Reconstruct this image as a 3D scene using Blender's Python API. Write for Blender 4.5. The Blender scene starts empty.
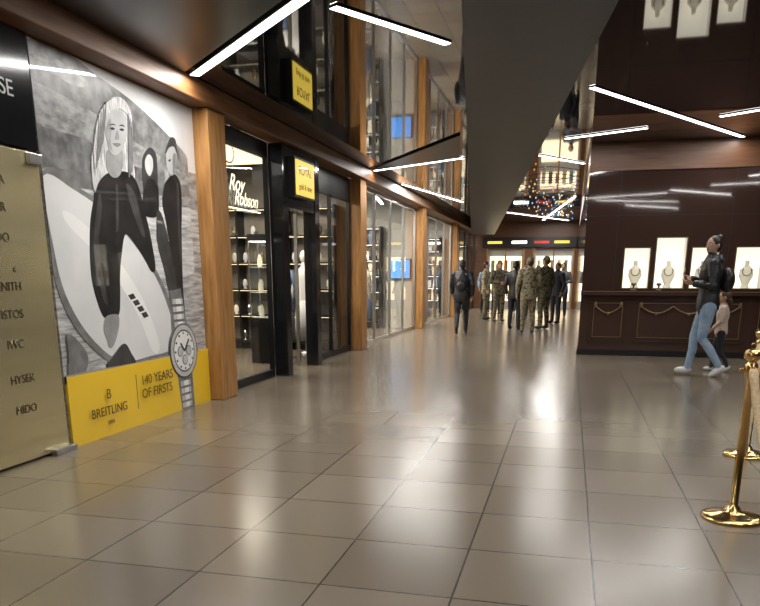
import bpy, bmesh, math, random
import numpy as np
from mathutils import Vector, Matrix
random.seed(7)
scene = bpy.context.scene
scene.view_settings.view_transform = 'Standard'
D = bpy.data

# ------------------------------------------------------------------ materials
def principled(name, color, rough=0.5, metal=0.0, emit=None, estr=0.0, coat=0.0, spec=0.5):
    m = D.materials.new(name); m.use_nodes = True
    p = m.node_tree.nodes['Principled BSDF']
    p.inputs['Base Color'].default_value = (*color, 1)
    p.inputs['Roughness'].default_value = rough
    p.inputs['Metallic'].default_value = metal
    p.inputs['Coat Weight'].default_value = coat
    p.inputs['Coat Roughness'].default_value = 0.025
    p.inputs['Specular IOR Level'].default_value = spec
    if emit:
        p.inputs['Emission Color'].default_value = (*emit, 1)
        p.inputs['Emission Strength'].default_value = estr
    return m

def noise_mat(name, stops, scale=(1,1,1), nscale=5.0, detail=4, rough=0.5, metal=0.0, constant=False, coat=0.0, bump=0.0, distortion=0.0):
    m = principled(name, (1,1,1), rough, metal, coat=coat)
    nt = m.node_tree; p = nt.nodes['Principled BSDF']
    tc = nt.nodes.new('ShaderNodeTexCoord'); mp = nt.nodes.new('ShaderNodeMapping')
    mp.inputs['Scale'].default_value = scale
    n = nt.nodes.new('ShaderNodeTexNoise'); n.inputs['Scale'].default_value = nscale
    n.inputs['Detail'].default_value = detail; n.inputs['Distortion'].default_value = distortion
    r = nt.nodes.new('ShaderNodeValToRGB')
    cr = r.color_ramp
    if constant: cr.interpolation = 'CONSTANT'
    while len(cr.elements) < len(stops): cr.elements.new(0.5)
    for e, (pos, c) in zip(cr.elements, stops):
        e.position = pos; e.color = (*c, 1)
    nt.links.new(tc.outputs['Object'], mp.inputs['Vector'])
    nt.links.new(mp.outputs['Vector'], n.inputs['Vector'])
    nt.links.new(n.outputs['Fac'], r.inputs['Fac'])
    nt.links.new(r.outputs['Color'], p.inputs['Base Color'])
    if bump:
        b = nt.nodes.new('ShaderNodeBump'); b.inputs['Strength'].default_value = bump
        b.inputs['Distance'].default_value = 0.01
        nt.links.new(n.outputs['Fac'], b.inputs['Height']); nt.links.new(b.outputs['Normal'], p.inputs['Normal'])
    return m

def floor_mat():
    m = principled('floor_tiles', (1,1,1), 0.22, spec=0.6)
    nt = m.node_tree; p = nt.nodes['Principled BSDF']
    tc = nt.nodes.new('ShaderNodeTexCoord')
    br = nt.nodes.new('ShaderNodeTexBrick')
    br.offset = 0.0; br.squash = 1.0
    br.inputs['Scale'].default_value = 1.0
    br.inputs['Brick Width'].default_value = 0.6
    br.inputs['Row Height'].default_value = 0.6
    br.inputs['Mortar Size'].default_value = 0.005
    br.inputs['Mortar Smooth'].default_value = 0.1
    br.inputs['Color1'].default_value = (0.165,0.134,0.099,1)
    br.inputs['Color2'].default_value = (0.210,0.174,0.131,1)
    br.inputs['Mortar'].default_value = (0.040,0.030,0.021,1)
    n = nt.nodes.new('ShaderNodeTexNoise'); n.inputs['Scale'].default_value = 0.5; n.inputs['Detail'].default_value = 1
    mr = nt.nodes.new('ShaderNodeMapRange'); mr.inputs[3].default_value = 0.9; mr.inputs[4].default_value = 1.1
    mix = nt.nodes.new('ShaderNodeMix'); mix.data_type = 'RGBA'; mix.blend_type = 'MULTIPLY'
    mix.inputs[0].default_value = 1.0
    nt.links.new(tc.outputs['Object'], br.inputs['Vector']); nt.links.new(tc.outputs['Object'], n.inputs['Vector'])
    nt.links.new(n.outputs['Fac'], mr.inputs[0])
    nt.links.new(br.outputs['Color'], mix.inputs[6]); nt.links.new(mr.outputs[0], mix.inputs[7])
    nt.links.new(mix.outputs[2], p.inputs['Base Color'])
    return m

def glass_mat(name, tint=(0.92,0.94,0.93)):
    m = D.materials.new(name); m.use_nodes = True
    nt = m.node_tree; nt.nodes.clear()
    o = nt.nodes.new('ShaderNodeOutputMaterial'); mx = nt.nodes.new('ShaderNodeMixShader')
    t = nt.nodes.new('ShaderNodeBsdfTransparent'); t.inputs[0].default_value = (*tint,1)
    g = nt.nodes.new('ShaderNodeBsdfGlossy'); g.inputs['Roughness'].default_value = 0.02
    f = nt.nodes.new('ShaderNodeLayerWeight'); f.inputs[0].default_value = 0.5
    pw = nt.nodes.new('ShaderNodeMath'); pw.operation='POWER'; pw.inputs[1].default_value=3.5
    mr = nt.nodes.new('ShaderNodeMapRange'); mr.inputs[3].default_value=0.06; mr.inputs[4].default_value=0.7
    nt.links.new(f.outputs['Facing'], pw.inputs[0]); nt.links.new(pw.outputs[0], mr.inputs[0])
    nt.links.new(mr.outputs[0], mx.inputs[0]); nt.links.new(t.outputs[0], mx.inputs[1]); nt.links.new(g.outputs[0], mx.inputs[2])
    nt.links.new(mx.outputs[0], o.inputs[0])
    return m

M = {}
M['floor'] = floor_mat()
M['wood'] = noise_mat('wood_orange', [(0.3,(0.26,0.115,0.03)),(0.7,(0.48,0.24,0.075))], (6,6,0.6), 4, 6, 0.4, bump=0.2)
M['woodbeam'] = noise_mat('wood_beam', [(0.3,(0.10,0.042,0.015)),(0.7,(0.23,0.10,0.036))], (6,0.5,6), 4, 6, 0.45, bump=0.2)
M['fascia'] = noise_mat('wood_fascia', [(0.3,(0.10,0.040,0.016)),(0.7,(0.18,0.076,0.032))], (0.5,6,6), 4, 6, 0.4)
M['ceil'] = principled('ceiling_black_mirror', (0.30,0.30,0.31), 0.03, 1.0)
M['ceil2'] = principled('ceiling_dark_mirror', (0.12,0.12,0.125), 0.03, 1.0)
M['black'] = principled('black_paint', (0.006,0.006,0.007), 0.4)
M['blackgloss'] = principled('black_gloss', (0.010,0.010,0.012), 0.12)
M['soffit'] = principled('black_soffit', (0.004,0.004,0.005), 0.3)
M['duct'] = noise_mat('duct_grey', [(0.3,(0.020,0.020,0.023)),(0.7,(0.029,0.029,0.032))], (1,1,1), 3, 3, 0.4)
M['darkwall'] = principled('dark_wall', (0.03,0.028,0.027), 0.5)
M['intwall'] = principled('shop_wall', (0.42,0.41,0.38), 0.6)
M['intdark'] = principled('shop_wall_dark', (0.20,0.18,0.15), 0.5)
M['brown'] = principled('brown_lacquer', (0.045,0.024,0.019), 0.05, 0.0, coat=0.6, spec=0.6)
M['brown2'] = principled('brown_panel', (0.050,0.025,0.018), 0.2, 0.0, coat=0.3)
M['gold'] = principled('polished_brass', (0.75,0.50,0.20), 0.18, 1.0)
M['golddull'] = principled('dull_gold', (0.20,0.135,0.065), 0.45, 0.5)
M['goldpanel'] = noise_mat('brushed_gold_panel', [(0.3,(0.66,0.58,0.33)),(0.7,(0.74,0.66,0.40))], (1,0.3,10), 2, 2, 0.25, 0.8)
M['steel'] = principled('brushed_steel', (0.55,0.55,0.55), 0.3, 1.0)
M['led'] = principled('led_diffuser', (1,1,1), 0.5, emit=(1,0.98,0.95), estr=9)
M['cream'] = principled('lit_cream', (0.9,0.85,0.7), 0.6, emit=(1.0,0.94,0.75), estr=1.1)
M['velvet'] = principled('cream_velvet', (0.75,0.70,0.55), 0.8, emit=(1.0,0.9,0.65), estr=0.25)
M['yellowsign'] = principled('yellow_sign', (0.9,0.6,0.05), 0.4, emit=(1.0,0.72,0.10), estr=0.9)
M['neon'] = principled('warm_white_neon', (1,1,1), 0.4, emit=(1,0.90,0.62), estr=1.6)
M['glass'] = glass_mat('shop_glass')
M['white'] = principled('white_matte', (0.75,0.75,0.73), 0.5)
M['rope'] = noise_mat('beige_rope', [(0.3,(0.42,0.30,0.16)),(0.7,(0.62,0.48,0.30))], (1,1,1), 60, 3, 0.8, bump=0.6)
M['blue'] = principled('blue_screen', (0.05,0.2,0.6), 0.4, emit=(0.12,0.4,1.0), estr=1.0)
M['red'] = principled('red_panel', (0.5,0.03,0.02), 0.4, emit=(0.8,0.08,0.04), estr=0.5)
M['warm'] = principled('warm_light', (1,0.8,0.5), 0.5, emit=(1,0.80,0.5), estr=2.2)
M['lamp'] = principled('shop_lamp', (1,1,1), 0.5, emit=(1,0.95,0.88), estr=5)
gp = lambda n,c: principled(n, c, 0.35, coat=1.0)
def gn(n,a,b,s=10,sc=(1,1,1)): return noise_mat(n,[(0.35,(a,a,a)),(0.65,(b,b,b*0.99))],sc,s,6,0.35,coat=1.0)
M['p_sky'] = gn('print_sky',0.55,0.66,2)
M['p_water'] = gn('print_water',0.22,0.62,2.5,(1,2,16))
M['p_foam'] = gn('print_foam',0.45,0.75,4,(1,1,8))
M['p_hill'] = gn('print_hill',0.09,0.26,8)
M['p_hill2'] = gn('print_hill_light',0.16,0.40,9,(1,1,2))
M['p_black'] = gp('print_black', (0.010,0.010,0.011))
M['p_suit'] = gn('print_wetsuit',0.008,0.022,6)
M['p_sheen'] = gn('print_sheen',0.03,0.07,6)
M['p_dgrey'] = gn('print_dark_grey',0.03,0.06)
M['p_mgrey'] = gn('print_mid_grey',0.14,0.22)
M['p_grey'] = gn('print_grey',0.25,0.34)
M['p_skin'] = gn('print_skin',0.38,0.46,5)
M['p_hair'] = gn('print_fair_hair',0.30,0.72,14,(1,5,0.6))
M['p_lgrey'] = gn('print_light_grey',0.48,0.58)
M['p_board'] = gn('print_board',0.66,0.76,2)
M['p_white'] = gp('print_white', (0.85,0.85,0.83))
M['p_yellow'] = gp('print_yellow', (0.88,0.56,0.02))
M['p_brown'] = gp('print_brown', (0.05,0.03,0.01))

# ------------------------------------------------------------------ mesh builder
class B:
    def __init__(s, name): s.name=name; s.v=[]; s.f=[]; s.m=[]; s.mats=[]
    def mi(s, mat):
        mat = M[mat] if isinstance(mat,str) else mat
        if mat not in s.mats: s.mats.append(mat)
        return s.mats.index(mat)
    def add(s, vs, fs, mat):
        o=len(s.v); s.v+= [tuple(v) for v in vs]; k=s.mi(mat)
        for f in fs: s.f.append([i+o for i in f]); s.m.append(k)
    def box(s, x0,x1,y0,y1,z0,z1, mat):
        vs=[(x,y,z) for x in (x0,x1) for y in (y0,y1) for z in (z0,z1)]
        s.add(vs, [(0,1,3,2),(4,6,7,5),(0,4,5,1),(2,3,7,6),(0,2,6,4),(1,5,7,3)], mat); return s
    def prism(s, pts, z0, z1, mat):
        n=len(pts); vs=[(p[0],p[1],z0) for p in pts]+[(p[0],p[1],z1) for p in pts]
        fs=[tuple(range(n)), tuple(range(n,2*n))]+[(i,(i+1)%n,(i+1)%n+n,i+n) for i in range(n)]
        s.add(vs,fs,mat); return s
    def wprism(s, pts, x0, x1, mat):     # polygon in the Y-Z plane, thickness along X
        n=len(pts); vs=[(x0,p[0],p[1]) for p in pts]+[(x1,p[0],p[1]) for p in pts]
        fs=[tuple(range(n)), tuple(range(n,2*n))]+[(i,(i+1)%n,(i+1)%n+n,i+n) for i in range(n)]
        s.add(vs,fs,mat); return s
    def tube(s, pts, rad, mat, seg=12, ref=(0,1,0)):
        pts=[Vector(p) for p in pts]; n=len(pts); vs=[]; fs=[]
        ref=Vector(ref)
        for i,p in enumerate(pts):
            t=(pts[min(i+1,n-1)]-pts[max(i-1,0)]).normalized()
            rf=ref if abs(t.dot(ref))<0.95 else Vector((1,0,0))
            a=t.cross(rf).normalized(); b=a.cross(t).normalized()
            r=rad[i] if isinstance(rad,(list,tuple)) else rad
            rx,ry=(r if isinstance(r,(list,tuple)) else (r,r))
            for k in range(seg):
                an=2*math.pi*k/seg
                vs.append(p+a*rx*math.cos(an)+b*ry*math.sin(an))
        for i in range(n-1):
            for k in range(seg):
                k2=(k+1)%seg
                fs.append((i*seg+k,i*seg+k2,(i+1)*seg+k2,(i+1)*seg+k))
        fs.append(tuple(range(seg))); fs.append(tuple(range((n-1)*seg,n*seg)))
        s.add(vs,fs,mat); return s
    def lathe(s, prof, c, mat, seg=32):
        vs=[];fs=[];n=len(prof)
        for r,z in prof:
            for k in range(seg):
                an=2*math.pi*k/seg; vs.append((c[0]+r*math.cos(an),c[1]+r*math.sin(an),c[2]+z))
        for i in range(n-1):
            for k in range(seg):
                k2=(k+1)%seg; fs.append((i*seg+k,i*seg+k2,(i+1)*seg+k2,(i+1)*seg+k))
        fs.append(tuple(range(seg))); fs.append(tuple(range((n-1)*seg,n*seg)))
        s.add(vs,fs,mat); return s
    def ell(s, c, r, mat, seg=14, rings=9, rot=None):
        vs=[];fs=[]; c=Vector(c)
        def put(v):
            v=Vector(v)
            if rot: v=rot@v
            vs.append(c+v)
        put((0,0,r[2]))
        for i in range(1,rings):
            th=math.pi*i/rings
            for k in range(seg):
                an=2*math.pi*k/seg
                put((r[0]*math.sin(th)*math.cos(an), r[1]*math.sin(th)*math.sin(an), r[2]*math.cos(th)))
        put((0,0,-r[2])); L=len(vs)-1
        for k in range(seg): fs.append((0,1+k,1+(k+1)%seg)); fs.append((L,L-seg+(k+1)%seg,L-seg+k))
        for i in range(rings-2):
            for k in range(seg):
                a=1+i*seg; k2=(k+1)%seg; fs.append((a+k,a+seg+k,a+seg+k2,a+k2))
        s.add(vs,fs,mat); return s
    def quad(s, pts, mat): s.add(pts,[tuple(range(len(pts)))],mat); return s
    def mesh(s):
        me=D.meshes.new(s.name); me.from_pydata(s.v,[],s.f)
        for m in s.mats: me.materials.append(m)
        me.polygons.foreach_set('material_index', s.m)
        bm=bmesh.new(); bm.from_mesh(me); bmesh.ops.recalc_face_normals(bm, faces=bm.faces); bm.to_mesh(me); bm.free()
        return me
    def build(s, parent=None, smooth=False, bevel=0):
        me=s.mesh()
        if smooth: me.polygons.foreach_set('use_smooth',[True]*len(me.polygons))
        ob=D.objects.new(s.name, me); scene.collection.objects.link(ob)
        if parent: ob.parent=parent
        if bevel:
            b=ob.modifiers.new('bevel','BEVEL'); b.width=bevel; b.segments=2; b.limit_method='ANGLE'
        return ob

def text(name, body, loc, size, mat, parent=None, rot=(math.pi/2,0,math.pi/2), extrude=0.001, align='CENTER', shear=0):
    c=D.curves.new(name,'FONT'); c.body=body; c.size=size; c.extrude=extrude; c.align_x=align; c.align_y='CENTER'; c.shear=shear
    c.materials.append(M[mat]); o=D.objects.new(name,c); scene.collection.objects.link(o)
    o.location=loc; o.rotation_euler=rot
    if parent: o.parent=parent
    return o

def area(name, loc, sx, sy, power, rotz=0, color=(1,0.95,0.88), parent=None, rot=None):
    l=D.lights.new(name,'AREA'); l.shape='RECTANGLE'; l.size=sx; l.size_y=sy; l.energy=power; l.color=color
    o=D.objects.new(name,l); scene.collection.objects.link(o); o.location=loc
    o.rotation_euler=rot or (0,0,rotz)
    if parent: o.parent=parent
    return o

# ------------------------------------------------------------------ room shell
WX=-3.85; YEND=32.0; YB=-4.0; XR=6.0
fl=B('floor'); fl.box(-8.0-0.19, XR-0.19, YB-3.5, YEND-3.5+0.3, -0.1, 0, 'floor'); fo=fl.build(); fo.location=(0.19,3.5,0)
def bx(y): return -0.24-0.1244*(y-4.5)
c=B('ceiling'); c.prism([(-8,YB),(bx(YB),YB),(bx(YEND),YEND),(-8,YEND)],3.19,3.5,'ceil')
c.prism([(bx(YB),YB),(XR,YB),(XR,YEND),(bx(YEND),YEND)],3.42,3.5,'ceil2'); c.build()
B('wall_right').box(XR,XR+0.15,YB,YEND,0,3.5,'darkwall').build()
B('wall_back').box(-8,XR,YB-0.15,YB,0,3.5,'darkwall').build()
B('wall_shop_rear').box(-8.15,-8,YB,YEND,0,3.5,'intwall').build()
B('wall_left').box(WX-0.16,WX-0.01,YB,7.39,0,3.19,'darkwall').build()
w=0.43
B('ceiling_duct').prism([(bx(YB)-w,YB),(bx(YB)+w,YB),(bx(28.5)+w,28.5),(bx(28.5)-w,28.5)],2.8,3.415,'duct').build()

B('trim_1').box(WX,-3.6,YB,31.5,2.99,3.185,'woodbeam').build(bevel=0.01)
cols=[7.6,13.38,19.3,25.2]
for i,y in enumerate(cols):
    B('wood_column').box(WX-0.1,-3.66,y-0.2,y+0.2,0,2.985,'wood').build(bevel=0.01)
    B('wall_partition_%d'%(i+1)).box(-8,WX-0.11,y-0.07,y+0.07,0,3.19,'intdark' if i<2 else 'intwall').build()

# ------------------------------------------------------------------ sign panels + poster
gpn=B('gold_brand_directory'); gpn.box(-3.845,-3.80,-2.0,4.93,0.02,2.2,'goldpanel')
gpn.box(-3.80,-3.76,4.80,4.93,2.12,2.19,'steel'); gpn.box(-3.80,-3.74,4.70,4.95,0.0,0.05,'steel'); gpo=gpn.build(bevel=0.004)
for b_,z,y in [('HYSEK',0.62,4.5),('IWC',0.87,4.47),('VISTOS',1.08,4.45),('ZENITH',1.27,4.45),('*',1.37,4.55),('RADO',1.60,4.42),('JAEGER',1.80,4.4),('DELMA',1.98,4.42),('MIDO',0.4,4.5)]:
    text('lettering',b_,(-3.797,y,z),0.085,'p_brown',gpo)
ds=B('dark_shop_sign'); ds.box(-3.845,-3.79,-2.0,4.93,2.22,2.985,'blackgloss'); dso=ds.build()
text('lettering','HOUSE',(-3.787,4.50,2.58),0.15,'p_lgrey',dso); text('lettering','Times',(-3.787,4.35,2.40),0.08,'p_grey',dso)

Y0,Y1,ZT=4.98,7.38,2.98
def art(u,v):   # artwork grid -> poster plane metres
    xl=20+50*(v-35)/405; xr=180+23*(v-105)/297
    r=(u-xl)/(xr-xl); r=min(max(r,0),1)
    s=1.357*r/(1+0.357*r)
    vt=35+0.4375*(u-20); vb=445-0.333*(u-75)
    z=ZT*(vb-v)/(vb-vt)
    return (Y0+(7.22-Y0)*s, min(max(z,0.0),ZT))
po=B('advertising_poster')
po.box(-3.845,-3.82,Y0,Y1,0.0,ZT,'p_water')
lay=[-3.8199]
def smoothp(pts,n=5):
    out=[];L=len(pts)
    for i in range(L):
        p0,p1,p2,p3=[np.array(pts[(i+j-1)%L],float) for j in range(4)]
        for k in range(n):
            t=k/n
            out.append(tuple(0.5*((2*p1)+(-p0+p2)*t+(2*p0-5*p1+4*p2-p3)*t*t+(-p0+3*p1-3*p2+p3)*t**3)))
    return out
def layer(pts,mat,sm=True):
    lay[0]+=0.0004
    if sm: pts=smoothp(pts)
    po.wprism([art(*p) for p in pts],-3.8205,lay[0],mat)
def rect(y0,y1,z0,z1,mat):
    lay[0]+=0.0004; po.wprism([(y0,z0),(y1,z0),(y1,z1),(y0,z1)],-3.8205,lay[0],mat)
def circ(cy,cz,ry,rz,mat,n=32):
    lay[0]+=0.0004
    po.wprism([(cy+ry*math.cos(2*math.pi*k/n),cz+rz*math.sin(2*math.pi*k/n)) for k in range(n)],-3.8205,lay[0],mat)
rect(Y0,Y1,2.2,ZT,'p_sky')
layer([(20,38),(45,46),(70,66),(95,84),(118,102),(150,128),(186,158),(189,180),(150,182),(110,178),(60,172),(34,165),(28,100)],'p_hill')
layer([(24,80),(50,92),(80,112),(110,134),(140,150),(120,160),(90,150),(60,130),(30,118)],'p_hill2')
layer([(22,50),(40,54),(62,74),(52,78),(34,66),(24,64)],'p_hill2')
rect(6.75,Y1,2.0,2.36,'p_hill2')
layer([(34,162),(70,166),(110,172),(150,178),(189,184),(190,194),(150,190),(110,186),(70,182),(37,178)],'p_mgrey')
layer([(37,190),(80,194),(130,200),(190,206),(191,222),(130,224),(80,226),(40,220)],'p_foam')
layer([(120,240),(190,236),(194,268),(150,275),(120,268)],'p_foam')
# far couple in wetsuits
layer([(150,173),(144,180),(142,198),(146,214),(151,236),(154,262),(160,292),(166,322),(172,332),(175,318),(172,285),(171,252),(171,225),(172,196),(170,180),(164,171),(157,169)],'p_suit')
layer([(164,178),(168,190),(168,218),(170,255),(167,250),(165,220)],'p_sheen')
layer([(118,180),(122,172),(129,170),(135,176),(137,190),(136,208),(127,211),(119,207),(117,192)],'p_suit')
layer([(134,207),(140,207),(148,228),(156,256),(162,286),(158,302),(151,290),(143,264),(135,238)],'p_dgrey')
layer([(116,164),(117,147),(125,139),(133,146),(135,160),(135,178),(130,172),(122,172),(118,182)],'p_dgrey')
layer([(119,152),(123,146),(128,150),(129,160),(125,168),(120,162)],'p_lgrey')
layer([(148,152),(149,141),(156,135),(163,141),(164,154),(161,165),(156,170),(150,164)],'p_skin')
layer([(147,147),(150,137),(156,132),(163,136),(165,150),(160,142),(152,142)],'p_dgrey')
layer([(158,150),(163,150),(162,162),(158,168)],'p_mgrey')
layer([(151,154),(154,153.3),(154,155.3),(151.5,155.6)],'p_black')
# white surfboard
board=[(36,166),(56,178),(82,201),(110,234),(136,270),(153,303),(162,334),(156,354),(130,362),(98,366),(72,338),(54,292),(44,235)]
layer(board,'p_mgrey')
layer([(37,171),(56,183),(81,206),(108,239),(133,274),(149,306),(158,334),(152,350),(128,357),(99,361),(75,334),(57,290),(46,235)],'p_board')
layer([(50,205),(60,212),(90,250),(120,300),(138,345),(130,352),(112,310),(82,258),(56,222)],'p_white')
for q in range(4):
    layer([(103+4.6*q,292+6.5*q),(108+4.6*q,290+6.5*q),(111+4.6*q,295+6.5*q),(106+4.6*q,297+6.5*q)],'p_dgrey',False)
# blonde surfer: suit, arm over board, hand, neck, face, hair
layer([(68,168),(67,150),(69,126),(71,104),(78,91),(86,86),(94,90),(101,102),(104,122),(103,144),(107,166),(104,182),(96,170),(78,170),(72,186)],'p_hair')
layer([(72,180),(77,168),(84,163),(92,162),(102,165),(109,174),(115,190),(121,212),(127,236),(132,262),(128,268),(120,256),(110,240),(99,228),(96,246),(95,270),(96,296),(95,313),(85,316),(79,302),(73,276),(70,246),(69,212)],'p_suit')
layer([(74,186),(77,200),(76,230),(79,262),(86,298),(83,298),(76,268),(72,232)],'p_sheen')
layer([(98,176),(106,184),(113,206),(119,230),(114,226),(105,204)],'p_sheen')
layer([(88,180),(90,180),(92,214),(90,224)],'p_sheen')
layer([(85,314),(94,312),(96,320),(95,332),(92,345),(89,346),(87,338),(84,328)],'p_grey')
layer([(80,140),(93,140),(94,158),(90,168),(84,168),(79,158)],'p_grey')
layer([(77,112),(80,102),(87,99),(94,104),(97,116),(96,130),(92,141),(87,146),(82,142),(78,130)],'p_skin')
layer([(78,114),(81,108),(82,120),(82,134),(84,142),(80,136),(77,124)],'p_grey')
layer([(80.5,118.5),(83,117.3),(85.2,119),(83,120.2)],'p_black'); layer([(89.5,119.5),(92,118.3),(94.3,120.2),(92,121)],'p_black')
layer([(79.5,115.3),(83,113.5),(86,115.3),(83,115)],'p_dgrey'); layer([(89,115.8),(92,114.3),(95,116.8),(92,116)],'p_dgrey')
layer([(87.2,121),(88.3,121),(89.6,129),(87,130),(85.6,129)],'p_grey')
layer([(84,134),(87.5,133.3),(91,134.5),(88,137.3)],'p_mgrey')
layer([(71,104),(77,92),(86,86),(94,90),(101,102),(102,118),(98,106),(91,99),(84,99),(78,106),(76,124),(74,150),(69,160),(68,128)],'p_hair')
for q in range(4): layer([(70+1.8*q,112-5*q),(71+1.8*q,110-5*q),(71.5+1.4*q,150-8*q),(70+1.4*q,158-8*q)],'p_mgrey')
for q in range(3): layer([(98+1.8*q,108+4*q),(99+1.8*q,110+4*q),(101+1.5*q,160-2*q),(99.6+1.5*q,164-2*q)],'p_mgrey')
layer([(88,366),(94,352),(101,343),(107,353),(112,366),(98,370)],'p_dgrey')
layer([(60,330),(68,340),(74,356),(72,374),(64,376),(62,352)],'p_mgrey')
layer([(62,372),(110,364),(150,356),(150,362),(110,372),(66,382)],'p_grey')
# yellow band
rect(Y0,Y1,0.0,0.57,'p_yellow'); rect(5.94,5.95,0.15,0.47,'p_brown')
# wristwatch
cy,cz=6.84,0.60
lay[0]+=0.0004; po.wprism([(cy-0.17,cz+0.60),(cy+0.03,cz+0.62),(cy+0.15,cz+0.1),(cy+0.17,0.0),(cy-0.10,0.0),(cy-0.19,cz+0.1)],-3.8205,lay[0],'p_mgrey')
for q in range(16):
    zz=0.02+0.075*q
    if abs(zz+0.03-cz)>0.27 and zz<1.14:
        o_=0.03-0.075*(zz/1.1)
        rect(cy+o_-0.11,cy+o_-0.055,zz,zz+0.05,'p_lgrey'); rect(cy+o_-0.045,cy+o_+0.045,zz,zz+0.05,'p_white'); rect(cy+o_+0.055,cy+o_+0.085,zz,zz+0.05,'p_lgrey')
circ(cy+0.27,cz,0.03,0.04,'p_grey')
circ(cy,cz,0.275,0.275,'p_dgrey'); circ(cy,cz,0.262,0.262,'p_lgrey'); circ(cy,cz,0.215,0.215,'p_dgrey'); circ(cy,cz,0.2,0.2,'p_white')
for q in range(12):
    a=q*math.pi/6; circ(cy+0.178*math.sin(a),cz+0.178*math.cos(a),0.012,0.012,'p_black',10)
for dy,dz in ((0,-0.09),(-0.085,0.0),(0.085,0.0)): circ(cy+dy,cz+dz,0.052,0.052,'p_mgrey'); circ(cy+dy,cz+dz,0.042,0.042,'p_lgrey')
for (by_,bz) in ((0.10,0.11),(-0.07,0.08)):
    L=math.hypot(by_,bz); ny,nz=-bz/L*0.008,by_/L*0.008
    lay[0]+=0.0004; po.wprism([(cy+ny,cz+nz),(cy-ny,cz-nz),(cy+by_-ny,cz+bz-nz),(cy+by_+ny,cz+bz+nz)],-3.8205,lay[0],'p_black')
poo=po.build()
TX=lay[0]+0.001
text('lettering','BREITLING',(TX,5.48,0.22),0.11,'p_brown',poo)
text('lettering','1884',(TX,5.48,0.12),0.05,'p_brown',poo)
text('lettering','B',(TX,5.48,0.36),0.12,'p_brown',poo)
text('lettering','140 YEARS\nOF FIRSTS',(TX,5.99,0.34),0.125,'p_brown',poo,align='LEFT')

# ------------------------------------------------------------------ storefronts (left)
def glazing(name,y0,y1,z0=0.06,z1=2.9,step=1.35,frame='black',fw=0.035):
    g=B(name)
    g.quad([(WX-0.04,y0,z0),(WX-0.04,y1,z0),(WX-0.04,y1,z1),(WX-0.04,y0,z1)],'glass')
    n=max(1,round((y1-y0)/step))
    for i in range(n+1):
        y=y0+(y1-y0)*i/n
        g.box(WX-0.07,WX-0.01,y-fw/2,y+fw/2,0,2.985,frame)
    g.box(WX-0.07,WX-0.01,y0,y1,0,z0,frame); g.box(WX-0.07,WX-0.01,y0,y1,z1,2.985,frame)
    return g.build()
glazing('window_1',7.83,9.42,0.1,2.8,1.6)
glazing('window_2',10.98,13.15,0.1,2.6,1.1)
glazing('window_3',13.61,19.07,0.06,2.9,1.38,'steel',0.04)
glazing('window_4',19.53,24.97,0.06,2.9,1.38,'steel',0.04)
glazing('window_5',25.43,31.4,0.06,2.9,1.5,'black',0.05)
d=B('door_1')
d.box(WX-0.02,-3.68,9.48,9.66,0,2.985,'blackgloss'); d.box(WX-0.02,-3.68,10.76,10.94,0,2.985,'blackgloss')
d.box(WX-0.02,-3.69,9.66,10.76,2.22,2.985,'blackgloss')
for y in (9.70,10.20,10.71): d.box(WX-0.16,WX-0.11,y,y+0.03,0,2.22,'steel')
d.quad([(WX-0.13,9.7,0.05),(WX-0.13,10.2,0.05),(WX-0.13,10.2,2.2),(WX-0.13,9.7,2.2)],'glass')
d.tube([(WX-0.06,10.15,0.9),(WX-0.06,10.15,1.3)],0.015,'steel')
d.box(-3.69,-3.60,9.72,10.5,2.36,2.86,'black'); d.box(-3.60,-3.59,9.75,10.47,2.39,2.83,'yellowsign'); do=d.build()
text('sign_lettering','ROYAL',(-3.588,10.11,2.70),0.16,'p_brown',do); text('sign_lettering','gold & time',(-3.588,10.11,2.50),0.11,'p_brown',do)
s=B('script_neon_sign'); s.box(WX-0.005,WX+0.01,8.15,9.1,2.10,2.115,'neon')
for k_ in range(24):     # round wreath emblem
    a=2*math.pi*k_/24; s.ell((WX,8.25+0.15*math.sin(a),2.70+0.11*math.cos(a)),(0.005,0.022,0.010),'golddull',8,5)
so=s.build()
text('lettering','Roy',(WX+0.005,8.42,2.38),0.26,'neon',so,shear=0.4); text('lettering','Robson',(WX+0.005,8.68,2.22),0.22,'neon',so,shear=0.4)

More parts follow.
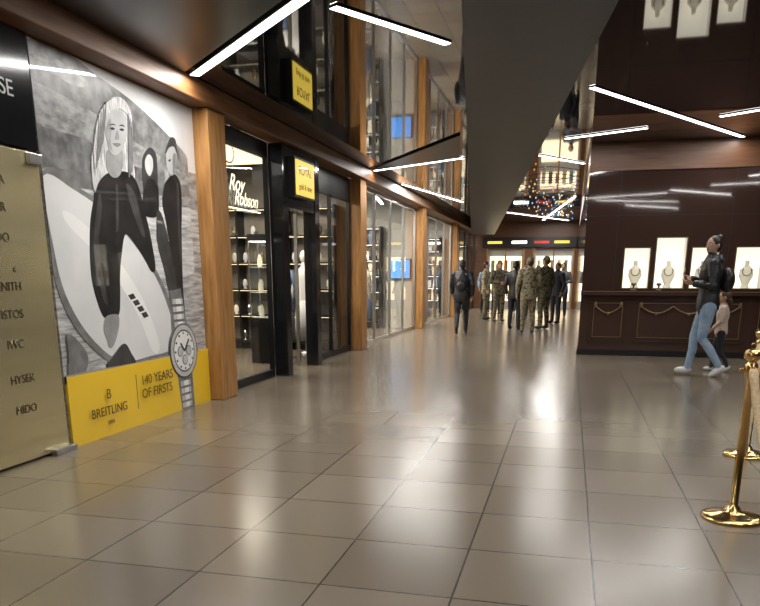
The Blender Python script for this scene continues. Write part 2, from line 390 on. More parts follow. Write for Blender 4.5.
cols_=[(0.6,0.55,0.45),(0.12,0.12,0.13),(0.35,0.10,0.07),(0.10,0.15,0.25),(0.6,0.6,0.6),(0.30,0.22,0.13),(0.2,0.25,0.22),(0.55,0.45,0.25),(0.03,0.03,0.03)]
GOODS=[principled('goods_%d'%i,c_,0.5) for i,c_ in enumerate(cols_)]
JEWEL=[GOODS[0],M['steel'],GOODS[4],M['golddull'],M['velvet']]
def goods_shelf(name,x0,x1,y,z0=0.15,z1=2.5,rows=6,frame='black',warm=False,jewel=False):
    g=B(name); dpt=0.35
    ya,yb=(y-dpt,y)
    g.box(x0,x1,yb-0.02,yb,0,z1+0.05,'intdark' if jewel else 'intwall')
    nb=max(1,int((x1-x0)/0.9))
    for i in range(nb+1):
        x=x0+(x1-x0)*i/nb; g.box(x-0.015,x+0.015,ya,yb,0,z1+0.05,frame)
    for r in range(rows+1):
        z=z0+(z1-z0)*r/rows; g.box(x0,x1,ya,yb,z-0.015,z+0.015,frame)
        if r: g.box(x0+0.03,x1-0.03,ya+0.02,ya+0.03,z-0.025,z-0.016,'warm' if warm else 'lamp')
        if r<rows:
            x=x0+0.06
            while x<x1-0.2:
                if jewel:      # watch cushions / necklace busts
                    cx=x+0.06; mt=random.choice(JEWEL)
                    g.tube([(cx,ya+0.15,z+0.015),(cx,ya+0.15,z+0.03),(cx,ya+0.15,z+0.08),(cx,ya+0.15,z+0.15),(cx,ya+0.15,z+0.19)],[(0.04,0.04),(0.02,0.02),(0.05,0.03),(0.045,0.03),(0.015,0.015)],mt,8); x+=random.uniform(0.2,0.4)
                else:
                    ww=random.uniform(0.05,0.16); hh=random.uniform(0.1,(z1-z0)/rows-0.08)
                    g.box(x,x+ww,ya+0.08,ya+0.22,z+0.015,z+0.015+hh,random.choice(GOODS)); x+=ww+random.uniform(0.02,0.08)
    return g.build()
goods_shelf('jewellery_display_cabinet',-7.8,-4.1,13.28,rows=5,warm=True,jewel=True)
goods_shelf('display_shelf',-7.8,-4.75,19.2,rows=6)
goods_shelf('display_shelf',-7.8,-4.2,25.1,rows=6)
goods_shelf('display_shelf',-7.8,-4.2,31.6,rows=5)
s=B('wall_screen'); s.box(-4.55,-4.0,19.15,19.22,1.25,1.75,'black'); s.box(-4.53,-4.02,19.14,19.15,1.27,1.73,'blue'); s.build()
s=B('red_advert_lightbox'); s.box(-4.35,-4.15,20.0,21.0,0.0,2.5,'black'); s.box(-4.15,-4.14,20.04,20.96,0.34,2.46,'red'); s.box(-4.33,-4.17,19.99,20.0,0.34,2.46,'red'); s.build()
def side_shelf(name,y0,y1,x=-7.95,rows=6):
    g=B(name)
    g.box(x,x+0.02,y0,y1,0,2.6,'black')
    for r in range(rows+1):
        z=0.15+2.3*r/rows; g.box(x,x+0.4,y0,y1,z-0.015,z+0.015,'black')
        if r: g.box(x+0.34,x+0.36,y0,y1,z-0.03,z-0.016,'lamp')
        if r<rows:
            y=y0+0.05
            while y<y1-0.2:
                ww=random.uniform(0.06,0.2); g.box(x+0.1,x+0.3,y,y+ww,z+0.015,z+random.uniform(0.1,0.33),random.choice(GOODS)); y+=ww+0.05
    return g.build()
side_shelf('wall_shelving',8.2,12.8); side_shelf('wall_shelving',14,18.8); side_shelf('wall_shelving',20,24.8)

def mannequin(x,y,mat1,mat2):
    b=B('clothed_mannequin')
    b.lathe([(0.16,0),(0.16,0.015),(0.02,0.03),(0.015,0.8)],(x,y,0),'steel',20)
    b.tube([(x,y,0.72),(x,y,0.9),(x,y,1.1),(x,y,1.3),(x,y,1.42),(x,y,1.48),(x,y,1.56)],[(0.18,0.13),(0.17,0.12),(0.14,0.1),(0.18,0.12),(0.19,0.1),(0.07,0.06),(0.05,0.05)],mat1,16)
    b.tube([(x,y,0.3),(x,y,0.6),(x,y,0.92)],[(0.2,0.16),(0.19,0.14),(0.165,0.12)],mat2,16)
    for sgn in (-1,1):
        b.tube([(x+sgn*0.17,y,1.42),(x+sgn*0.23,y,1.15),(x+sgn*0.22,y-0.05,0.88)],[0.055,0.045,0.03],mat1,10)
    b.ell((x,y,1.66),(0.075,0.09,0.11),'white')
    return b.build(smooth=True)
mannequin(-4.6,11.7,GOODS[3],GOODS[1]); mannequin(-4.5,12.5,GOODS[4],GOODS[4])
mannequin(-4.5,15.2,GOODS[4],GOODS[5]); mannequin(-4.6,16.8,GOODS[0],GOODS[3])
def vitrine(x,y):
    b=B('glass_tower_vitrine'); b.box(x-0.2,x+0.2,y-0.2,y+0.2,0,0.7,'black'); b.box(x-0.2,x+0.2,y-0.2,y+0.2,1.85,1.95,'black')
    b.box(x-0.18,x+0.18,y-0.18,y+0.18,1.84,1.85,'lamp')
    for sx in (-1,1):
        for sy in (-1,1): b.box(x+sx*0.19-0.008,x+sx*0.19+0.008,y+sy*0.19-0.008,y+sy*0.19+0.008,0.7,1.85,'steel')
    for z in (0.7,1.08,1.46):
        b.box(x-0.18,x+0.18,y-0.18,y+0.18,z,z+0.012,'white')
        for dx in (-0.09,0.08): b.tube([(x+dx,y,z+0.012),(x+dx,y,z+0.05),(x+dx,y,z+0.14),(x+dx,y,z+0.2)],[(0.03,0.03),(0.045,0.03),(0.04,0.03),(0.012,0.012)],'velvet',10)
    for sx in (-1,1): b.quad([(x+sx*0.2,y-0.2,0.7),(x+sx*0.2,y+0.2,0.7),(x+sx*0.2,y+0.2,1.85),(x+sx*0.2,y-0.2,1.85)],'glass')
    b.quad([(x-0.2,y-0.2,0.7),(x+0.2,y-0.2,0.7),(x+0.2,y-0.2,1.85),(x-0.2,y-0.2,1.85)],'glass'); b.build()
vitrine(-4.35,8.55); vitrine(-5.0,9.3); vitrine(-4.6,11.0)
def counter(x0,x1,y0,y1):
    b=B('glass_display_counter'); b.box(x0,x1,y0,y1,0,0.75,'black'); b.box(x0+0.02,x1-0.02,y0+0.02,y1-0.02,0.76,0.80,'velvet')
    b.box(x0,x1,y0,y1,0.75,0.76,'steel')
    b.quad([(x0,y0,0.76),(x1,y0,0.76),(x1,y0,1.05),(x0,y0,1.05)],'glass'); b.quad([(x1,y0,0.76),(x1,y1,0.76),(x1,y1,1.05),(x1,y0,1.05)],'glass')
    b.quad([(x0,y0,1.05),(x1,y0,1.05),(x1,y1,1.05),(x0,y1,1.05)],'glass'); b.build()
counter(-6.4,-5.6,8.6,11.6); counter(-6.2,-5.4,14.5,18); counter(-6.2,-5.4,21,24)
for i,(y0,y1,pw) in enumerate([(7.9,13.1,190),(13.7,19.0,330),(19.6,25.0,360),(25.5,31.3,240)]):
    b=B('shop_ceiling_lamp')
    yc=(y0+y1)/2; b.box(-6.0,-5.0,yc-1.5,yc+1.5,3.11,3.185,'lamp' if i else 'warm'); lo=b.build()
    area('shop_light',(-5.5,yc,3.09),0.9,2.9,pw,color=(1,0.90,0.76),parent=lo)

# ------------------------------------------------------------------ right jewellery showcase wall
def holes_wall(b,x0,x1,z0,z1,y0,y1,holes,mat):
    xs=sorted({x0,x1,*[h[0] for h in holes],*[h[1] for h in holes]}); zs=sorted({z0,z1,*[h[2] for h in holes],*[h[3] for h in holes]})
    for i in range(len(xs)-1):
        for j in range(len(zs)-1):
            cx=(xs[i]+xs[i+1])/2; cz_=(zs[j]+zs[j+1])/2
            if any(h[0]<cx<h[1] and h[2]<cz_<h[3] for h in holes): continue
            b.box(xs[i],xs[i+1],y0,y1,zs[j],zs[j+1],mat)
KY=13.4; KX=0.21
holes=[(0.87,1.27,1.14,1.78),(1.37,1.83,1.14,1.94),(1.93,2.33,1.14,1.78),(2.60,3.02,1.14,1.78),(3.12,3.58,1.14,1.94),(3.68,4.08,1.14,1.78)]
k=B('jewellery_showcase_wall')
holes_wall(k,KX,XR,1.10,3.0,KY,KY+0.3,holes,'brown')
k.box(KX,XR,KY+0.3,KY+0.35,0,3.0,'brown')
k.box(KX,KX+0.2,KY+0.35,28,0,3.0,'brown')
k.box(KX,XR,KY,KY+0.3,0,1.10,'brown2')
k.box(KX-0.02,XR,KY-0.04,KY,0,0.10,'black')
k.box(KX-0.01,XR,KY-0.10,KY,1.02,1.10,'brown2'); k.box(KX-0.01,XR,KY-0.105,KY-0.10,1.075,1.085,'golddull')
k.box(KX-0.01,XR,KY-0.03,KY,0.10,0.17,'brown2')
for xx in (0.72,2.47,4.25): k.box(xx,xx+0.008,KY-0.002,KY,1.1,3.0,'black')
for zz in (2.3,): k.box(KX,XR,KY-0.002,KY,zz,zz+0.008,'black')
for (a,b2,c2,d2) in holes:
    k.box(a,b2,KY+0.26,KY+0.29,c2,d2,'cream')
    for q in ((a-0.015,a,c2-0.015,d2+0.015),(b2,b2+0.015,c2-0.015,d2+0.015),(a,b2,c2-0.015,c2),(a,b2,d2,d2+0.015)):
        k.box(q[0],q[1],KY-0.008,KY+0.01,q[2],q[3],'golddull')
    m_=(a+b2)/2
    k.tube([(m_,KY+0.15,c2),(m_,KY+0.15,c2+0.06),(m_,KY+0.15,c2+0.2),(m_,KY+0.15,c2+0.30),(m_,KY+0.15,c2+0.36),(m_,KY+0.15,c2+0.44)],[(0.07,0.05),(0.05,0.04),(0.11,0.05),(0.10,0.045),(0.035,0.03),(0.03,0.03)],'velvet',16)
    k.tube([(m_+0.07*math.sin(t),KY+0.095,c2+0.27-0.07*math.cos(t)) for t in [math.pi*(i/8-0.5)*1.4 for i in range(9)]],0.006,'golddull',6)
def frame(x0,x1,z0,z1,y=KY-0.012,t=0.022,mat='golddull'):
    k.box(x0,x1,y-t/2,KY,z0,z0+t,mat);k.box(x0,x1,y-t/2,KY,z1-t,z1,mat);k.box(x0,x0+t,y-t/2,KY,z0,z1,mat);k.box(x1-t,x1,y-t/2,KY,z0,z1,mat)
for (x0,x1) in ((0.36,0.98),(1.10,2.85),(2.98,4.6)):
    frame(x0,x1,0.24,0.96,mat='brown2'); frame(x0+0.07,x1-0.07,0.31,0.89,t=0.01)
    n=max(1,int((x1-x0)/0.5)); ws=(x1-x0-0.2)/n
    for i in range(n):
        xa=x0+0.1+i*ws
        k.tube([(xa+ws*q/8,KY-0.02,0.84-0.12*math.sin(math.pi*q/8)) for q in range(9)],0.012,'golddull',8)
        k.ell((xa+ws/2,KY-0.02,0.71),(0.03,0.015,0.03),'golddull',8,6)
    k.ell((x0+0.1,KY-0.02,0.86),(0.03,0.015,0.05),'golddull',8,6); k.ell((x1-0.1,KY-0.02,0.86),(0.03,0.015,0.05),'golddull',8,6)
for xx in (1.05,1.45,3.3): k.lathe([(0.05,0),(0.05,0.01),(0.015,0.03),(0.015,0.07),(0.045,0.10),(0.03,0.12)],(xx,KY-0.05,1.10),'golddull',16)
k.build()
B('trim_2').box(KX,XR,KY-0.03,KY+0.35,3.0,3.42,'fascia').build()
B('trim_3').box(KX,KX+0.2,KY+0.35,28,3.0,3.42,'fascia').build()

# ------------------------------------------------------------------ far end shops
e=B('wall_far')
holes_e=[(-3.4,-1.9,0,2.4),(-1.5,0.1,0,2.4)]
holes_wall(e,-8,XR,0,3.5,YEND,YEND+0.15,holes_e,'fascia')
e.box(-3.6,0.2,YEND-0.12,YEND,2.45,2.85,'black')
for x0,x1 in ((-3.4,-1.9),(-1.5,0.1)):
    for xx in (x0,(x0+x1)/2,x1): e.box(xx-0.03,xx+0.03,YEND-0.03,YEND+0.05,0,2.4,'wood')
    e.box(x0,x1,YEND+0.2,YEND+0.25,0,2.4,'intwall')
    e.box(x0+0.1,x1-0.1,YEND+0.16,YEND+0.2,1.5,2.1,'warm'); e.box(x0+0.1,x1-0.1,YEND+0.16,YEND+0.2,0.3,1.1,'warm')
    for q in range(5): e.box(x0+0.15+0.27*q,x0+0.30+0.27*q,YEND+0.12,YEND+0.16,1.45+0.05*(q%3),1.95,random.choice(GOODS))
for x,mt in ((-3.1,'yellowsign'),(-2.1,'lamp'),(-1.2,'red'),(-0.4,'yellowsign')): e.box(x-0.3,x+0.3,YEND-0.14,YEND-0.12,2.60,2.70,mt)
e.build()
g=B('ceiling_reflection_beads')  # glowing beads added to imitate the end shops' reflection in the ceiling
cl=[principled('reflection_bead_%d'%i,c_,0.4,emit=c_,estr=0.8) for i,c_ in enumerate([(1,0.3,0.1),(0.2,0.5,1),(1,0.8,0.4),(0.9,0.9,1),(1,0.7,0.3)])]
for r in range(12):
    yy=17+0.9*r+random.uniform(-.2,.2)
    g.tube([(-1.4+1.5*q/10,yy,3.38-0.10*math.sin(math.pi*q/10)) for q in range(11)],0.006,'black',6)
    for q in range(1,10):
        if random.random()<0.6: g.ell((-1.4+1.5*q/10+random.uniform(-.05,.05),yy,3.34-0.10*math.sin(math.pi*q/10)-random.uniform(0,0.12)),(0.018,0.018,0.024),random.choice(cl),8,5)
g.build()

# ------------------------------------------------------------------ LED line lamps (flush profiles)
def led(x0,y0,x1,y1,z,pw=None,wd=0.07,hb=0.014):
    L=math.hypot(x1-x0,y1-y0); a=math.atan2(y1-y0,x1-x0)
    b=B('linear_led_lamp'); b.box(-L/2,L/2,-wd/2-0.01,wd/2+0.01,-hb+0.004,0,'black'); b.box(-L/2,L/2,-wd/2,wd/2,-hb,-hb+0.004,'led')
    o=b.build(); o.location=((x0+x1)/2,(y0+y1)/2,z); o.rotation_euler=(0,0,a)
    area('led_emitter',(0,0,-hb-0.003),L,wd,(pw if pw else 20)*L,color=(1,0.97,0.93),parent=o)
    return o
ZL,ZR=3.188,3.418
led(-3.52,6.90,-1.75,5.18,ZL-0.024,32,0.085)
led(-1.74,5.57,-1.09,6.61,ZL,18)
led(-3.55,13.75,-1.8,12.66,ZL)
led(-3.5,15.9,-2.82,20.0,ZL)
led(0.11,9.45,2.45,13.2,ZR,11)
led(-0.2,12.7,0.95,12.1,ZR,11)
led(-0.65,14.3,0.12,15.5,ZR)
led(1.83,11.5,3.4,10.3,ZR,11)
led(0.0,21.7,-1.15,30.5,ZR,16)
led(-2.2,26.6,-0.2,31,ZR,16)
led(2.3,6.2,4.0,4.6,ZR,11,0.05); led(1.5,2.2,3.2,0.6,ZR,13,0.05); led(-3.2,2.4,-1.4,0.7,ZL,20); led(-2.6,-2.6,-1.0,-1.2,ZL,16); led(3.6,8.6,5.2,10.8,ZR,10,0.05); led(-1.2,3.6,-1.9,2.6,ZL,15)
led(0.35,4.6,2.3,5.5,ZR,10,0.05); led(0.6,3.9,2.9,2.9,ZR,10,0.05); led(3.1,7.0,5.0,7.6,ZR,9,0.05)
def baffle(pts,z0,z1): B('ceiling_baffle').prism(pts,z0,z1,'soffit').build()
baffle([(-3.58,13.55),(-1.82,12.5),(-1.55,10.6)],3.165,3.185)
baffle([(-3.58,0.5),(-2.3,0.5),(-1.75,4.95),(-1.85,5.15),(-3.58,6.82)],3.165,3.185)

# ------------------------------------------------------------------ stanchions and ropes
st=[(0.99,4.36),(1.41,6.03),(1.02,2.75)]
b=B('rope_stanchion_barrier')
for (x,y) in st:
    b.lathe([(0.165,0),(0.168,0.008),(0.16,0.018),(0.12,0.028),(0.07,0.036),(0.045,0.045),(0.035,0.07),(0.022,0.08),(0.021,0.80),(0.03,0.805),(0.032,0.83),(0.034,0.86),(0.03,0.885),(0.022,0.89),(0.026,0.90),(0.042,0.915),(0.046,0.935),(0.036,0.955),(0.012,0.965)],(x,y,0),'gold')
    for a in range(4):
        dx,dy=math.cos(a*math.pi/2),math.sin(a*math.pi/2)
        b.tube([(x+dx*0.03,y+dy*0.03,0.85),(x+dx*0.05,y+dy*0.05,0.86),(x+dx*0.06,y+dy*0.06,0.84)],0.006,'gold',8)
bar=b.build(smooth=True)
def rope(p,q,sag):
    b=B('barrier_rope'); p=Vector(p);q=Vector(q); d_=(q-p).normalized(); p=p+d_*0.05; q=q-d_*0.05
    pts=[];rs=[]
    for i in range(41):
        t=i/40; v=p.lerp(q,t); v.z-=sag*(1-(2*t-1)**2); pts.append(v); rs.append(0.023+0.002*math.sin(i*2.2))
    b.tube(pts,rs,'rope',12); b.ell(pts[0],(0.022,0.022,0.022),'gold'); b.ell(pts[-1],(0.022,0.022,0.022),'gold'); b.build(bar,smooth=True)
rope((0.99,4.36,0.85),(1.41,6.03,0.85),0.62); rope((0.99,4.36,0.85),(1.02,2.75,0.85),0.45)

# ------------------------------------------------------------------ people
SKIN=principled('skin',(0.55,0.33,0.23),0.5); LIP=principled('lips',(0.35,0.1,0.08),0.5); EYE=principled('eye_dark',(0.02,0.015,0.01),0.3); EYEW=principled('eye_white',(0.7,0.7,0.68),0.3)
HAIRD=noise_mat('hair_dark',[(0.3,(0.008,0.006,0.005)),(0.7,(0.03,0.02,0.014))],(60,60,4),3,3,0.45)
HAIRB=noise_mat('hair_brown',[(0.3,(0.04,0.02,0.01)),(0.7,(0.09,0.05,0.025))],(60,60,4),3,3,0.5)
CAMO=noise_mat('camouflage_cloth',[(0,(0.03,0.03,0.018)),(0.42,(0.11,0.11,0.06)),(0.5,(0.24,0.2,0.12)),(0.58,(0.07,0.05,0.03))],(1,1,1),14,3,0.8,constant=True)
CAMO2=noise_mat('camouflage_tan',[(0,(0.08,0.075,0.045)),(0.42,(0.24,0.21,0.13)),(0.52,(0.36,0.31,0.2)),(0.6,(0.1,0.08,0.045))],(1,1,1),14,3,0.8,constant=True)
JKT=noise_mat('black_jacket',[(0.3,(0.008,0.008,0.01)),(0.7,(0.02,0.02,0.024))],(1,1,3),12,3,0.45,bump=0.5)
DARKC=principled('dark_cloth',(0.02,0.022,0.03),0.8)
JEAN=noise_mat('light_denim',[(0.3,(0.20,0.31,0.46)),(0.7,(0.38,0.50,0.64))],(1,1,1),10,5,0.8)
SHOEW=principled('white_sneaker',(0.75,0.75,0.75),0.5); SHOEB=principled('black_boot',(0.015,0.013,0.012),0.4); GREYC=principled('grey_cloth',(0.14,0.14,0.15),0.8)
PINK=noise_mat('pale_pink_knit',[(0.4,(0.50,0.36,0.30)),(0.6,(0.62,0.50,0.42))],(1,1,6),14,3,0.8)

STAND=dict(k=[(0.11,0.02,0.49),(0.11,0.02,0.49)],a=[(0.13,-0.01,0.09),(0.12,-0.01,0.09)],e=[(0.265,-0.03,1.15),(0.265,-0.03,1.15)],w=[(0.27,0.07,0.92),(0.27,0.07,0.92)],lift=[0,0])
WALK=dict(k=[(0.10,0.16,0.50),(0.10,-0.02,0.48)],a=[(0.09,0.25,0.09),(0.09,-0.30,0.16)],e=[(0.26,-0.14,1.17),(0.26,0.08,1.15)],w=[(0.25,-0.10,0.92),(0.26,0.24,0.97)],lift=[0,1])
PHONE=dict(k=[(0.09,0.11,0.49),(0.09,0.04,0.48)],a=[(0.09,0.15,0.09),(0.09,-0.20,0.13)],e=[(0.25,-0.02,1.15),(0.25,0.0,1.15)],w=[(0.12,0.22,1.24),(0.14,0.22,1.18)],lift=[0,1])
STEP=dict(k=[(0.09,0.10,0.49),(0.09,0.0,0.48)],a=[(0.09,0.12,0.09),(0.09,-0.20,0.13)],e=[(0.25,-0.08,1.16),(0.25,0.04,1.15)],w=[(0.25,0.0,0.92),(0.24,0.2,0.98)],lift=[0,1])
TALK=dict(STAND); TALK.update(e=[(0.27,-0.06,1.15),(0.265,-0.03,1.15)],w=[(0.12,0.17,1.08),(0.27,0.07,0.92)])
ARMSF=dict(STAND); ARMSF.update(e=[(0.28,-0.02,1.16),(0.28,-0.02,1.16)],w=[(0.05,0.18,1.15),(0.06,0.17,1.11)])

def hand(b,wr,d,n,sgn,scale=1.0):
    wr=Vector(wr); d=Vector(d).normalized(); n=Vector(n); n=(n-d*n.dot(d)).normalized(); s_=d.cross(n).normalized()
    R=Matrix((s_,d,n)).transposed()
    b.ell(wr+d*0.045,(0.040,0.052,0.017),SKIN,12,8,R)
    for i,(off,L) in enumerate(((-0.028,0.066),(-0.010,0.078),(0.009,0.073),(0.027,0.056))):
        p0=wr+d*0.075+s_*off; p1=p0+d*L*0.45+n*0.004; p2=p1+d*L*0.33+n*L*0.2; p3=p2+d*L*0.18+n*L*0.25
        b.tube([p0,p1,p2,p3],[0.009,0.0088,0.0078,0.006],SKIN,8)
        b.ell(p3,(0.006,0.006,0.006),SKIN,8,5)
    t0=wr+d*0.025+s_*(-0.03); t1=t0+d*0.025-s_*0.025+n*0.01; t2=t1+d*0.028-s_*0.006+n*0.01
    b.tube([t0,t1,t2],[0.012,0.0105,0.007],SKIN,8); b.ell(t2,(0.007,0.007,0.007),SKIN,8,5)

def seg_d(P,a,b_):
    a=np.array(a);b_=np.array(b_);ab=b_-a; t=np.clip(((P-a)@ab)/max(ab@ab,1e-9),0,1)
    return np.linalg.norm(P-(a+t[:,None]*ab),axis=1)

def person(name,loc,heading,h,pose,top,bottom,shoe,hair,headyaw=0,bulk=1.0,female=False,voxel=0.013,hood=False,hairstyle='short',hat=None,extra=None,collar=True,headscale=1.0):
    b=B(name); segs=[]
    f=bulk; sw=0.175 if female else 0.195; hipw=0.095
    dm=M['white']
    def tb(pts,rad,mat,sg=16,ref=(0,1,0)):
        b.tube(pts,rad,dm,sg,ref)
    rings=[(0.80,0.155,0.115),(0.86,0.165,0.12),(0.95,0.165,0.12),(1.05,0.15,0.112),(1.15,0.147,0.11),(1.27,0.165,0.12),(1.36,0.178,0.118),(1.43,0.165,0.105),(1.48,0.11,0.085),(1.52,0.07,0.07)]
    if female: rings=[(0.84,0.155,0.12),(0.9,0.165,0.125),(0.97,0.158,0.12),(1.06,0.138,0.11),(1.15,0.138,0.108),(1.27,0.152,0.125),(1.36,0.162,0.115),(1.43,0.15,0.1),(1.48,0.10,0.082),(1.52,0.066,0.066)]
    tb([(0,0,z) for z,_,_ in rings],[(rx*f,ry*f) for _,rx,ry in rings],dm,22)
    segs.append(((0,0,0.93 if female else 0.87),(0,0,1.45),0.13*f,top))
    tb([(0,0,0.78),(0,0,0.95)],[(0.135,0.105),(0.15,0.115)],dm,20)
    tb([(0,0.0,1.46),(0,0.015,1.60)],[0.058,0.052],dm,14); segs.append(((0,0.0,1.53),(0,0.015,1.62),0.06,SKIN))
    if collar:
        tb([(0,-0.005,1.46),(0,-0.002,1.535)],[(0.085,0.085),(0.07,0.072)],dm,16); segs.append(((0,0,1.46),(0,0,1.50),0.09,top))
    if hood: b.ell((0,-0.085,1.47),(0.11,0.06,0.07),dm); segs.append(((-0.05,-0.09,1.47),(0.05,-0.09,1.47),0.06,top))
    for i,sg in enumerate((1,-1)):
        X=lambda p:(p[0]*sg,p[1],p[2])
        hp=(hipw*sg,0,0.88); kn=X(pose['k'][i]); an=X(pose['a'][i])
        mid=tuple((hp[j]*0.5+kn[j]*0.5) for j in range(3)); cal=tuple(kn[j]*0.6+an[j]*0.4 for j in range(3))
        lf=1.0 if female else 1.12
        cal=(cal[0],cal[1]-0.015,cal[2])
        tb([hp,mid,kn,cal,an],[0.095*lf,0.08*lf,0.06*lf,0.056*lf,0.045*lf],dm,14)
        b.ell(hp,(0.095,0.1,0.095),dm)
        segs.append((hp,kn,0.075*lf,bottom)); segs.append((kn,an,0.055*lf,bottom))
        fl_=0.118 if female else 0.135
        if pose['lift'][i]:
            R=Matrix.Rotation(math.radians(-38 if an[2]>0.12 else -14),3,'X'); cpt=Vector(an)+R@Vector((0,0.055,-0.045)); b.ell(cpt,(0.044,fl_,0.045),dm,14,8,R)
            toe=Vector(an)+R@Vector((0,0.15,-0.055)); heel=Vector(an)+R@Vector((0,-0.04,-0.05))
        else:
            cpt=Vector((an[0],an[1]+0.055,0.045)); b.ell(cpt,(0.046,fl_,0.046),dm,14,8); b.ell((an[0],an[1],0.06),(0.045,0.055,0.055),dm)
            toe=Vector((an[0],an[1]+0.15,0.03)); heel=Vector((an[0],an[1]-0.04,0.035))
        segs.append((tuple(toe),tuple(heel),0.055,shoe))
        sh=(sw*sg,0,1.42); el=X(pose['e'][i]); wr=X(pose['w'][i])
        tb([(0.10*sg,0,1.43),sh,tuple(sh[j]*0.5+el[j]*0.5 for j in range(3)),el,tuple(el[j]*0.5+wr[j]*0.5 for j in range(3)),wr],[0.07*f,0.066*f,0.06*f,0.05*f,0.046*f,0.038*f],dm,12)
        b.ell(sh,(0.066*f,)*3,dm); b.ell(el,(0.05*f,)*3,dm)
        segs.append((sh,el,0.055*f,top)); segs.append((el,wr,0.045*f,top))
    Rh=Matrix.Rotation(headyaw,3,'Z')
    hs=headscale; c0=Vector((0,0.0,1.57))
    Hc=lambda p: tuple(c0+hs*((Rh@Vector(p))-c0))
    def he(c_,r_,**kw): b.ell(Hc(c_),tuple(q*hs for q in r_),dm,18,12,Rh)
    he((0,0.005,1.665),(0.074,0.093,0.098)); he((0,0.035,1.615),(0.056,0.066,0.07)); he((0,0.065,1.572),(0.03,0.03,0.025))
    b.tube([Hc((0,0.098,1.665)),Hc((0,0.118,1.635)),Hc((0,0.105,1.622))],[0.009,0.015,0.012],dm,8)
    for sg in (1,-1): he((0.076*sg,0.0,1.645),(0.012,0.02,0.032))
    segs.append((Hc((0,0.01,1.60)),Hc((0,0.01,1.70)),0.09*hs,SKIN))
    me=b.mesh(); ob=D.objects.new(name,me); scene.collection.objects.link(ob)
    r=ob.modifiers.new('r','REMESH'); r.mode='VOXEL'; r.voxel_size=voxel
    s_=ob.modifiers.new('s','SMOOTH'); s_.factor=0.5; s_.iterations=2
    dg=bpy.context.evaluated_depsgraph_get(); dg.update()
    nm=D.meshes.new_from_object(ob.evaluated_get(dg)); ob.modifiers.clear(); ob.data=nm
    nm.materials.clear(); mats=[]
    for sgm in segs:
        if sgm[3] not in mats: mats.append(sgm[3])
    for m_ in mats: nm.materials.append(m_)
    P=np.array([p.center[:] for p in nm.polygons])
    Dm=np.stack([seg_d(P,a,b2)-rr for a,b2,rr,_ in segs],1); idx=Dm.argmin(1)
    mid_=np.array([mats.index(sgm[3]) for sgm in segs])
    nm.polygons.foreach_set('material_index',mid_[idx].astype(int).tolist()); nm.polygons.foreach_set('use_smooth',[True]*len(nm.polygons))
    hd=B('hands')
    for i,sg in enumerate((1,-1)):
        el=Vector((pose['e'][i][0]*sg,*pose['e'][i][1:])); wr=Vector((pose['w'][i][0]*sg,*pose['w'][i][1:]))
        hand(hd,wr,wr-el,Vector((-sg,0.3,0)) if wr.z<1.0 else Vector((-sg*0.5,-0.5,0.8)),sg)
    hd.build(ob,True)
    E=lambda bb,c_,r_,mt,a_,b__: bb.ell(Hc(c_),tuple(q*hs for q in r_),mt,a_,b__,Rh)
    fc=B('face_features')
    for sg in (1,-1):
        E(fc,(0.028*sg,0.088,1.660),(0.014,0.010,0.008),EYEW,10,6); E(fc,(0.028*sg,0.096,1.660),(0.006,0.004,0.006),EYE,8,5)
        fc.tube([Hc((0.014*sg,0.098,1.680)),Hc((0.030*sg,0.097,1.684)),Hc((0.046*sg,0.086,1.678))],[0.003,0.004,0.002],hair,6)
    E(fc,(0,0.098,1.597),(0.022,0.008,0.007),LIP,10,6)
    fc.build(ob,True)
    hb=B('hair' if not hat else 'cap')
    E(hb,(0,-0.012,1.682),(0.083,0.098,0.092),hat or hair,20,12)
    E(hb,(0,-0.045,1.645),(0.076,0.065,0.085),hair,16,10)
    if hairstyle=='bun': E(hb,(0,-0.085,1.745),(0.042,0.042,0.042),hair,14,9)
    if hairstyle=='long': hb.tube([Hc((0,-0.05,1.68)),Hc((0,-0.09,1.58)),Hc((0,-0.10,1.45))],[(0.075,0.06),(0.08,0.05),(0.06,0.03)],hair,14)
    if hat: E(hb,(0,0.09,1.695),(0.06,0.06,0.008),hat,14,6)
    hb.build(ob,True)
    if extra: extra(ob)
    ob.location=(loc[0],loc[1],0); ob.rotation_euler=(0,0,heading); sc=h/1.775; ob.scale=(sc,sc,sc)
    mnz=min(v.co.z for v in nm.vertices); ob.location.z=-mnz*sc+0.001
    return ob

def backpack(ob):
    b=B('backpack'); b.ell((0,-0.19,1.24),(0.15,0.08,0.22),JKT,18,12); b.ell((0,-0.25,1.16),(0.11,0.04,0.11),JKT,14,8)
    for sg in (1,-1): b.tube([(0.09*sg,-0.14,1.42),(0.10*sg,0.0,1.50),(0.10*sg,0.12,1.40),(0.12*sg,0.12,1.25),(0.14*sg,-0.1,1.08)],0.014,GREYC,8)
    b.build(ob,True)
def womanbag(ob):
    b=B('shoulder_bag'); b.ell((-0.02,-0.20,1.22),(0.13,0.09,0.16),SHOEB,16,10)
    b.tube([(0.1,-0.17,1.34),(0.13,-0.02,1.50),(0.11,0.12,1.38)],0.012,SHOEB,8); b.build(ob,True)
    b=B('mobile_phone'); b.box(0.03,0.10,0.30,0.312,1.24,1.38,'blackgloss'); b.build(ob,bevel=0.003)

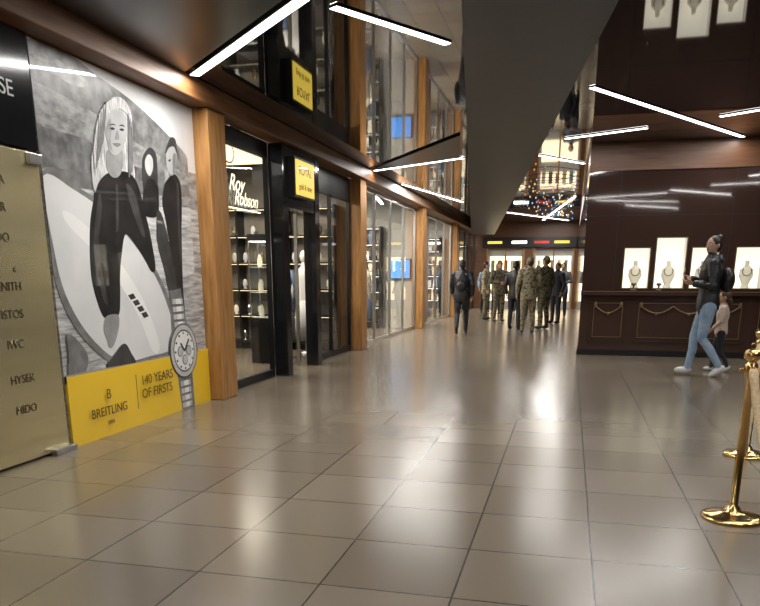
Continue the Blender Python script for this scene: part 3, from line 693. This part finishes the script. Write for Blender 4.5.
R90=math.pi/2
person('woman_in_jeans',(1.83,10.9),R90,1.84,PHONE,JKT,JEAN,SHOEW,HAIRD,headyaw=0.6,bulk=1.15,female=True,voxel=0.0095,hood=True,hairstyle='bun',extra=womanbag)
person('child_in_pink_top',(2.14,11.45),R90-0.1,1.10,STEP,PINK,DARKC,SHOEW,HAIRB,bulk=1.15,female=True,hairstyle='long',headscale=1.3)
person('man_with_backpack',(-2.42,17.5),0.05,1.70,WALK,JKT,DARKC,SHOEB,HAIRD,bulk=1.28,extra=backpack)
person('man_in_black_coat',(-1.32,19.3),-0.3,1.70,STAND,JKT,DARKC,SHOEB,HAIRD,bulk=1.2)
person('soldier_in_camouflage',(-0.92,18.1),0.2,1.76,TALK,CAMO2,CAMO2,SHOEB,HAIRB,bulk=1.22,hat=CAMO2)
person('soldier_in_camouflage',(-0.60,19.6),0.9,1.82,STAND,CAMO,CAMO,SHOEB,HAIRB,bulk=1.25,hat=CAMO)
person('soldier_in_camouflage',(-2.0,22.4),-2.6,1.76,ARMSF,CAMO,CAMO,SHOEB,HAIRD,bulk=1.2,hat=CAMO)
person('soldier_in_camouflage',(-2.5,23.4),-1.6,1.76,STAND,CAMO2,CAMO,SHOEB,HAIRD,bulk=1.2)
person('man_in_dark_clothes',(-0.34,22.0),2.4,1.70,TALK,DARKC,DARKC,SHOEB,HAIRD,bulk=1.2)
person('woman_in_grey_coat',(-1.45,25.5),2.8,1.66,STAND,GREYC,DARKC,SHOEB,HAIRB,bulk=1.1,female=True,hairstyle='long')
person('man_in_grey_jacket',(-0.22,25.5),3.0,1.74,ARMSF,GREYC,DARKC,SHOEB,HAIRD,bulk=1.18)
person('man_in_tan_jacket',(-2.45,26.5),2.9,1.74,TALK,CAMO2,DARKC,SHOEB,HAIRD,bulk=1.2,voxel=0.017)
person('woman_in_dark_coat',(-0.95,23.6),0.4,1.64,STAND,JKT,DARKC,SHOEB,HAIRB,bulk=1.12,female=True,hairstyle='long',voxel=0.017)
person('shopper_in_blue',(-3.0,28.0),-2.8,1.72,STAND,JEAN,DARKC,SHOEB,HAIRD,bulk=1.15,voxel=0.017)
person('man_in_dark_clothes',(-1.9,28.5),0.2,1.76,WALK,DARKC,DARKC,SHOEB,HAIRD,bulk=1.18,voxel=0.017)

# ------------------------------------------------------------------ world + camera
wd_=D.worlds.new('World'); scene.world=wd_; wd_.use_nodes=True
wd_.node_tree.nodes['Background'].inputs[0].default_value=(0.9,0.92,1,1); wd_.node_tree.nodes['Background'].inputs[1].default_value=0.05
cam=D.cameras.new('camera'); co=D.objects.new('camera',cam); scene.collection.objects.link(co); scene.camera=co
co.location=(0,0,1.35); co.rotation_euler=(math.radians(90-14.86),0,math.radians(14.1))
cam.sensor_width=36; cam.lens=34.63; cam.shift_y=166/760; cam.clip_start=0.05
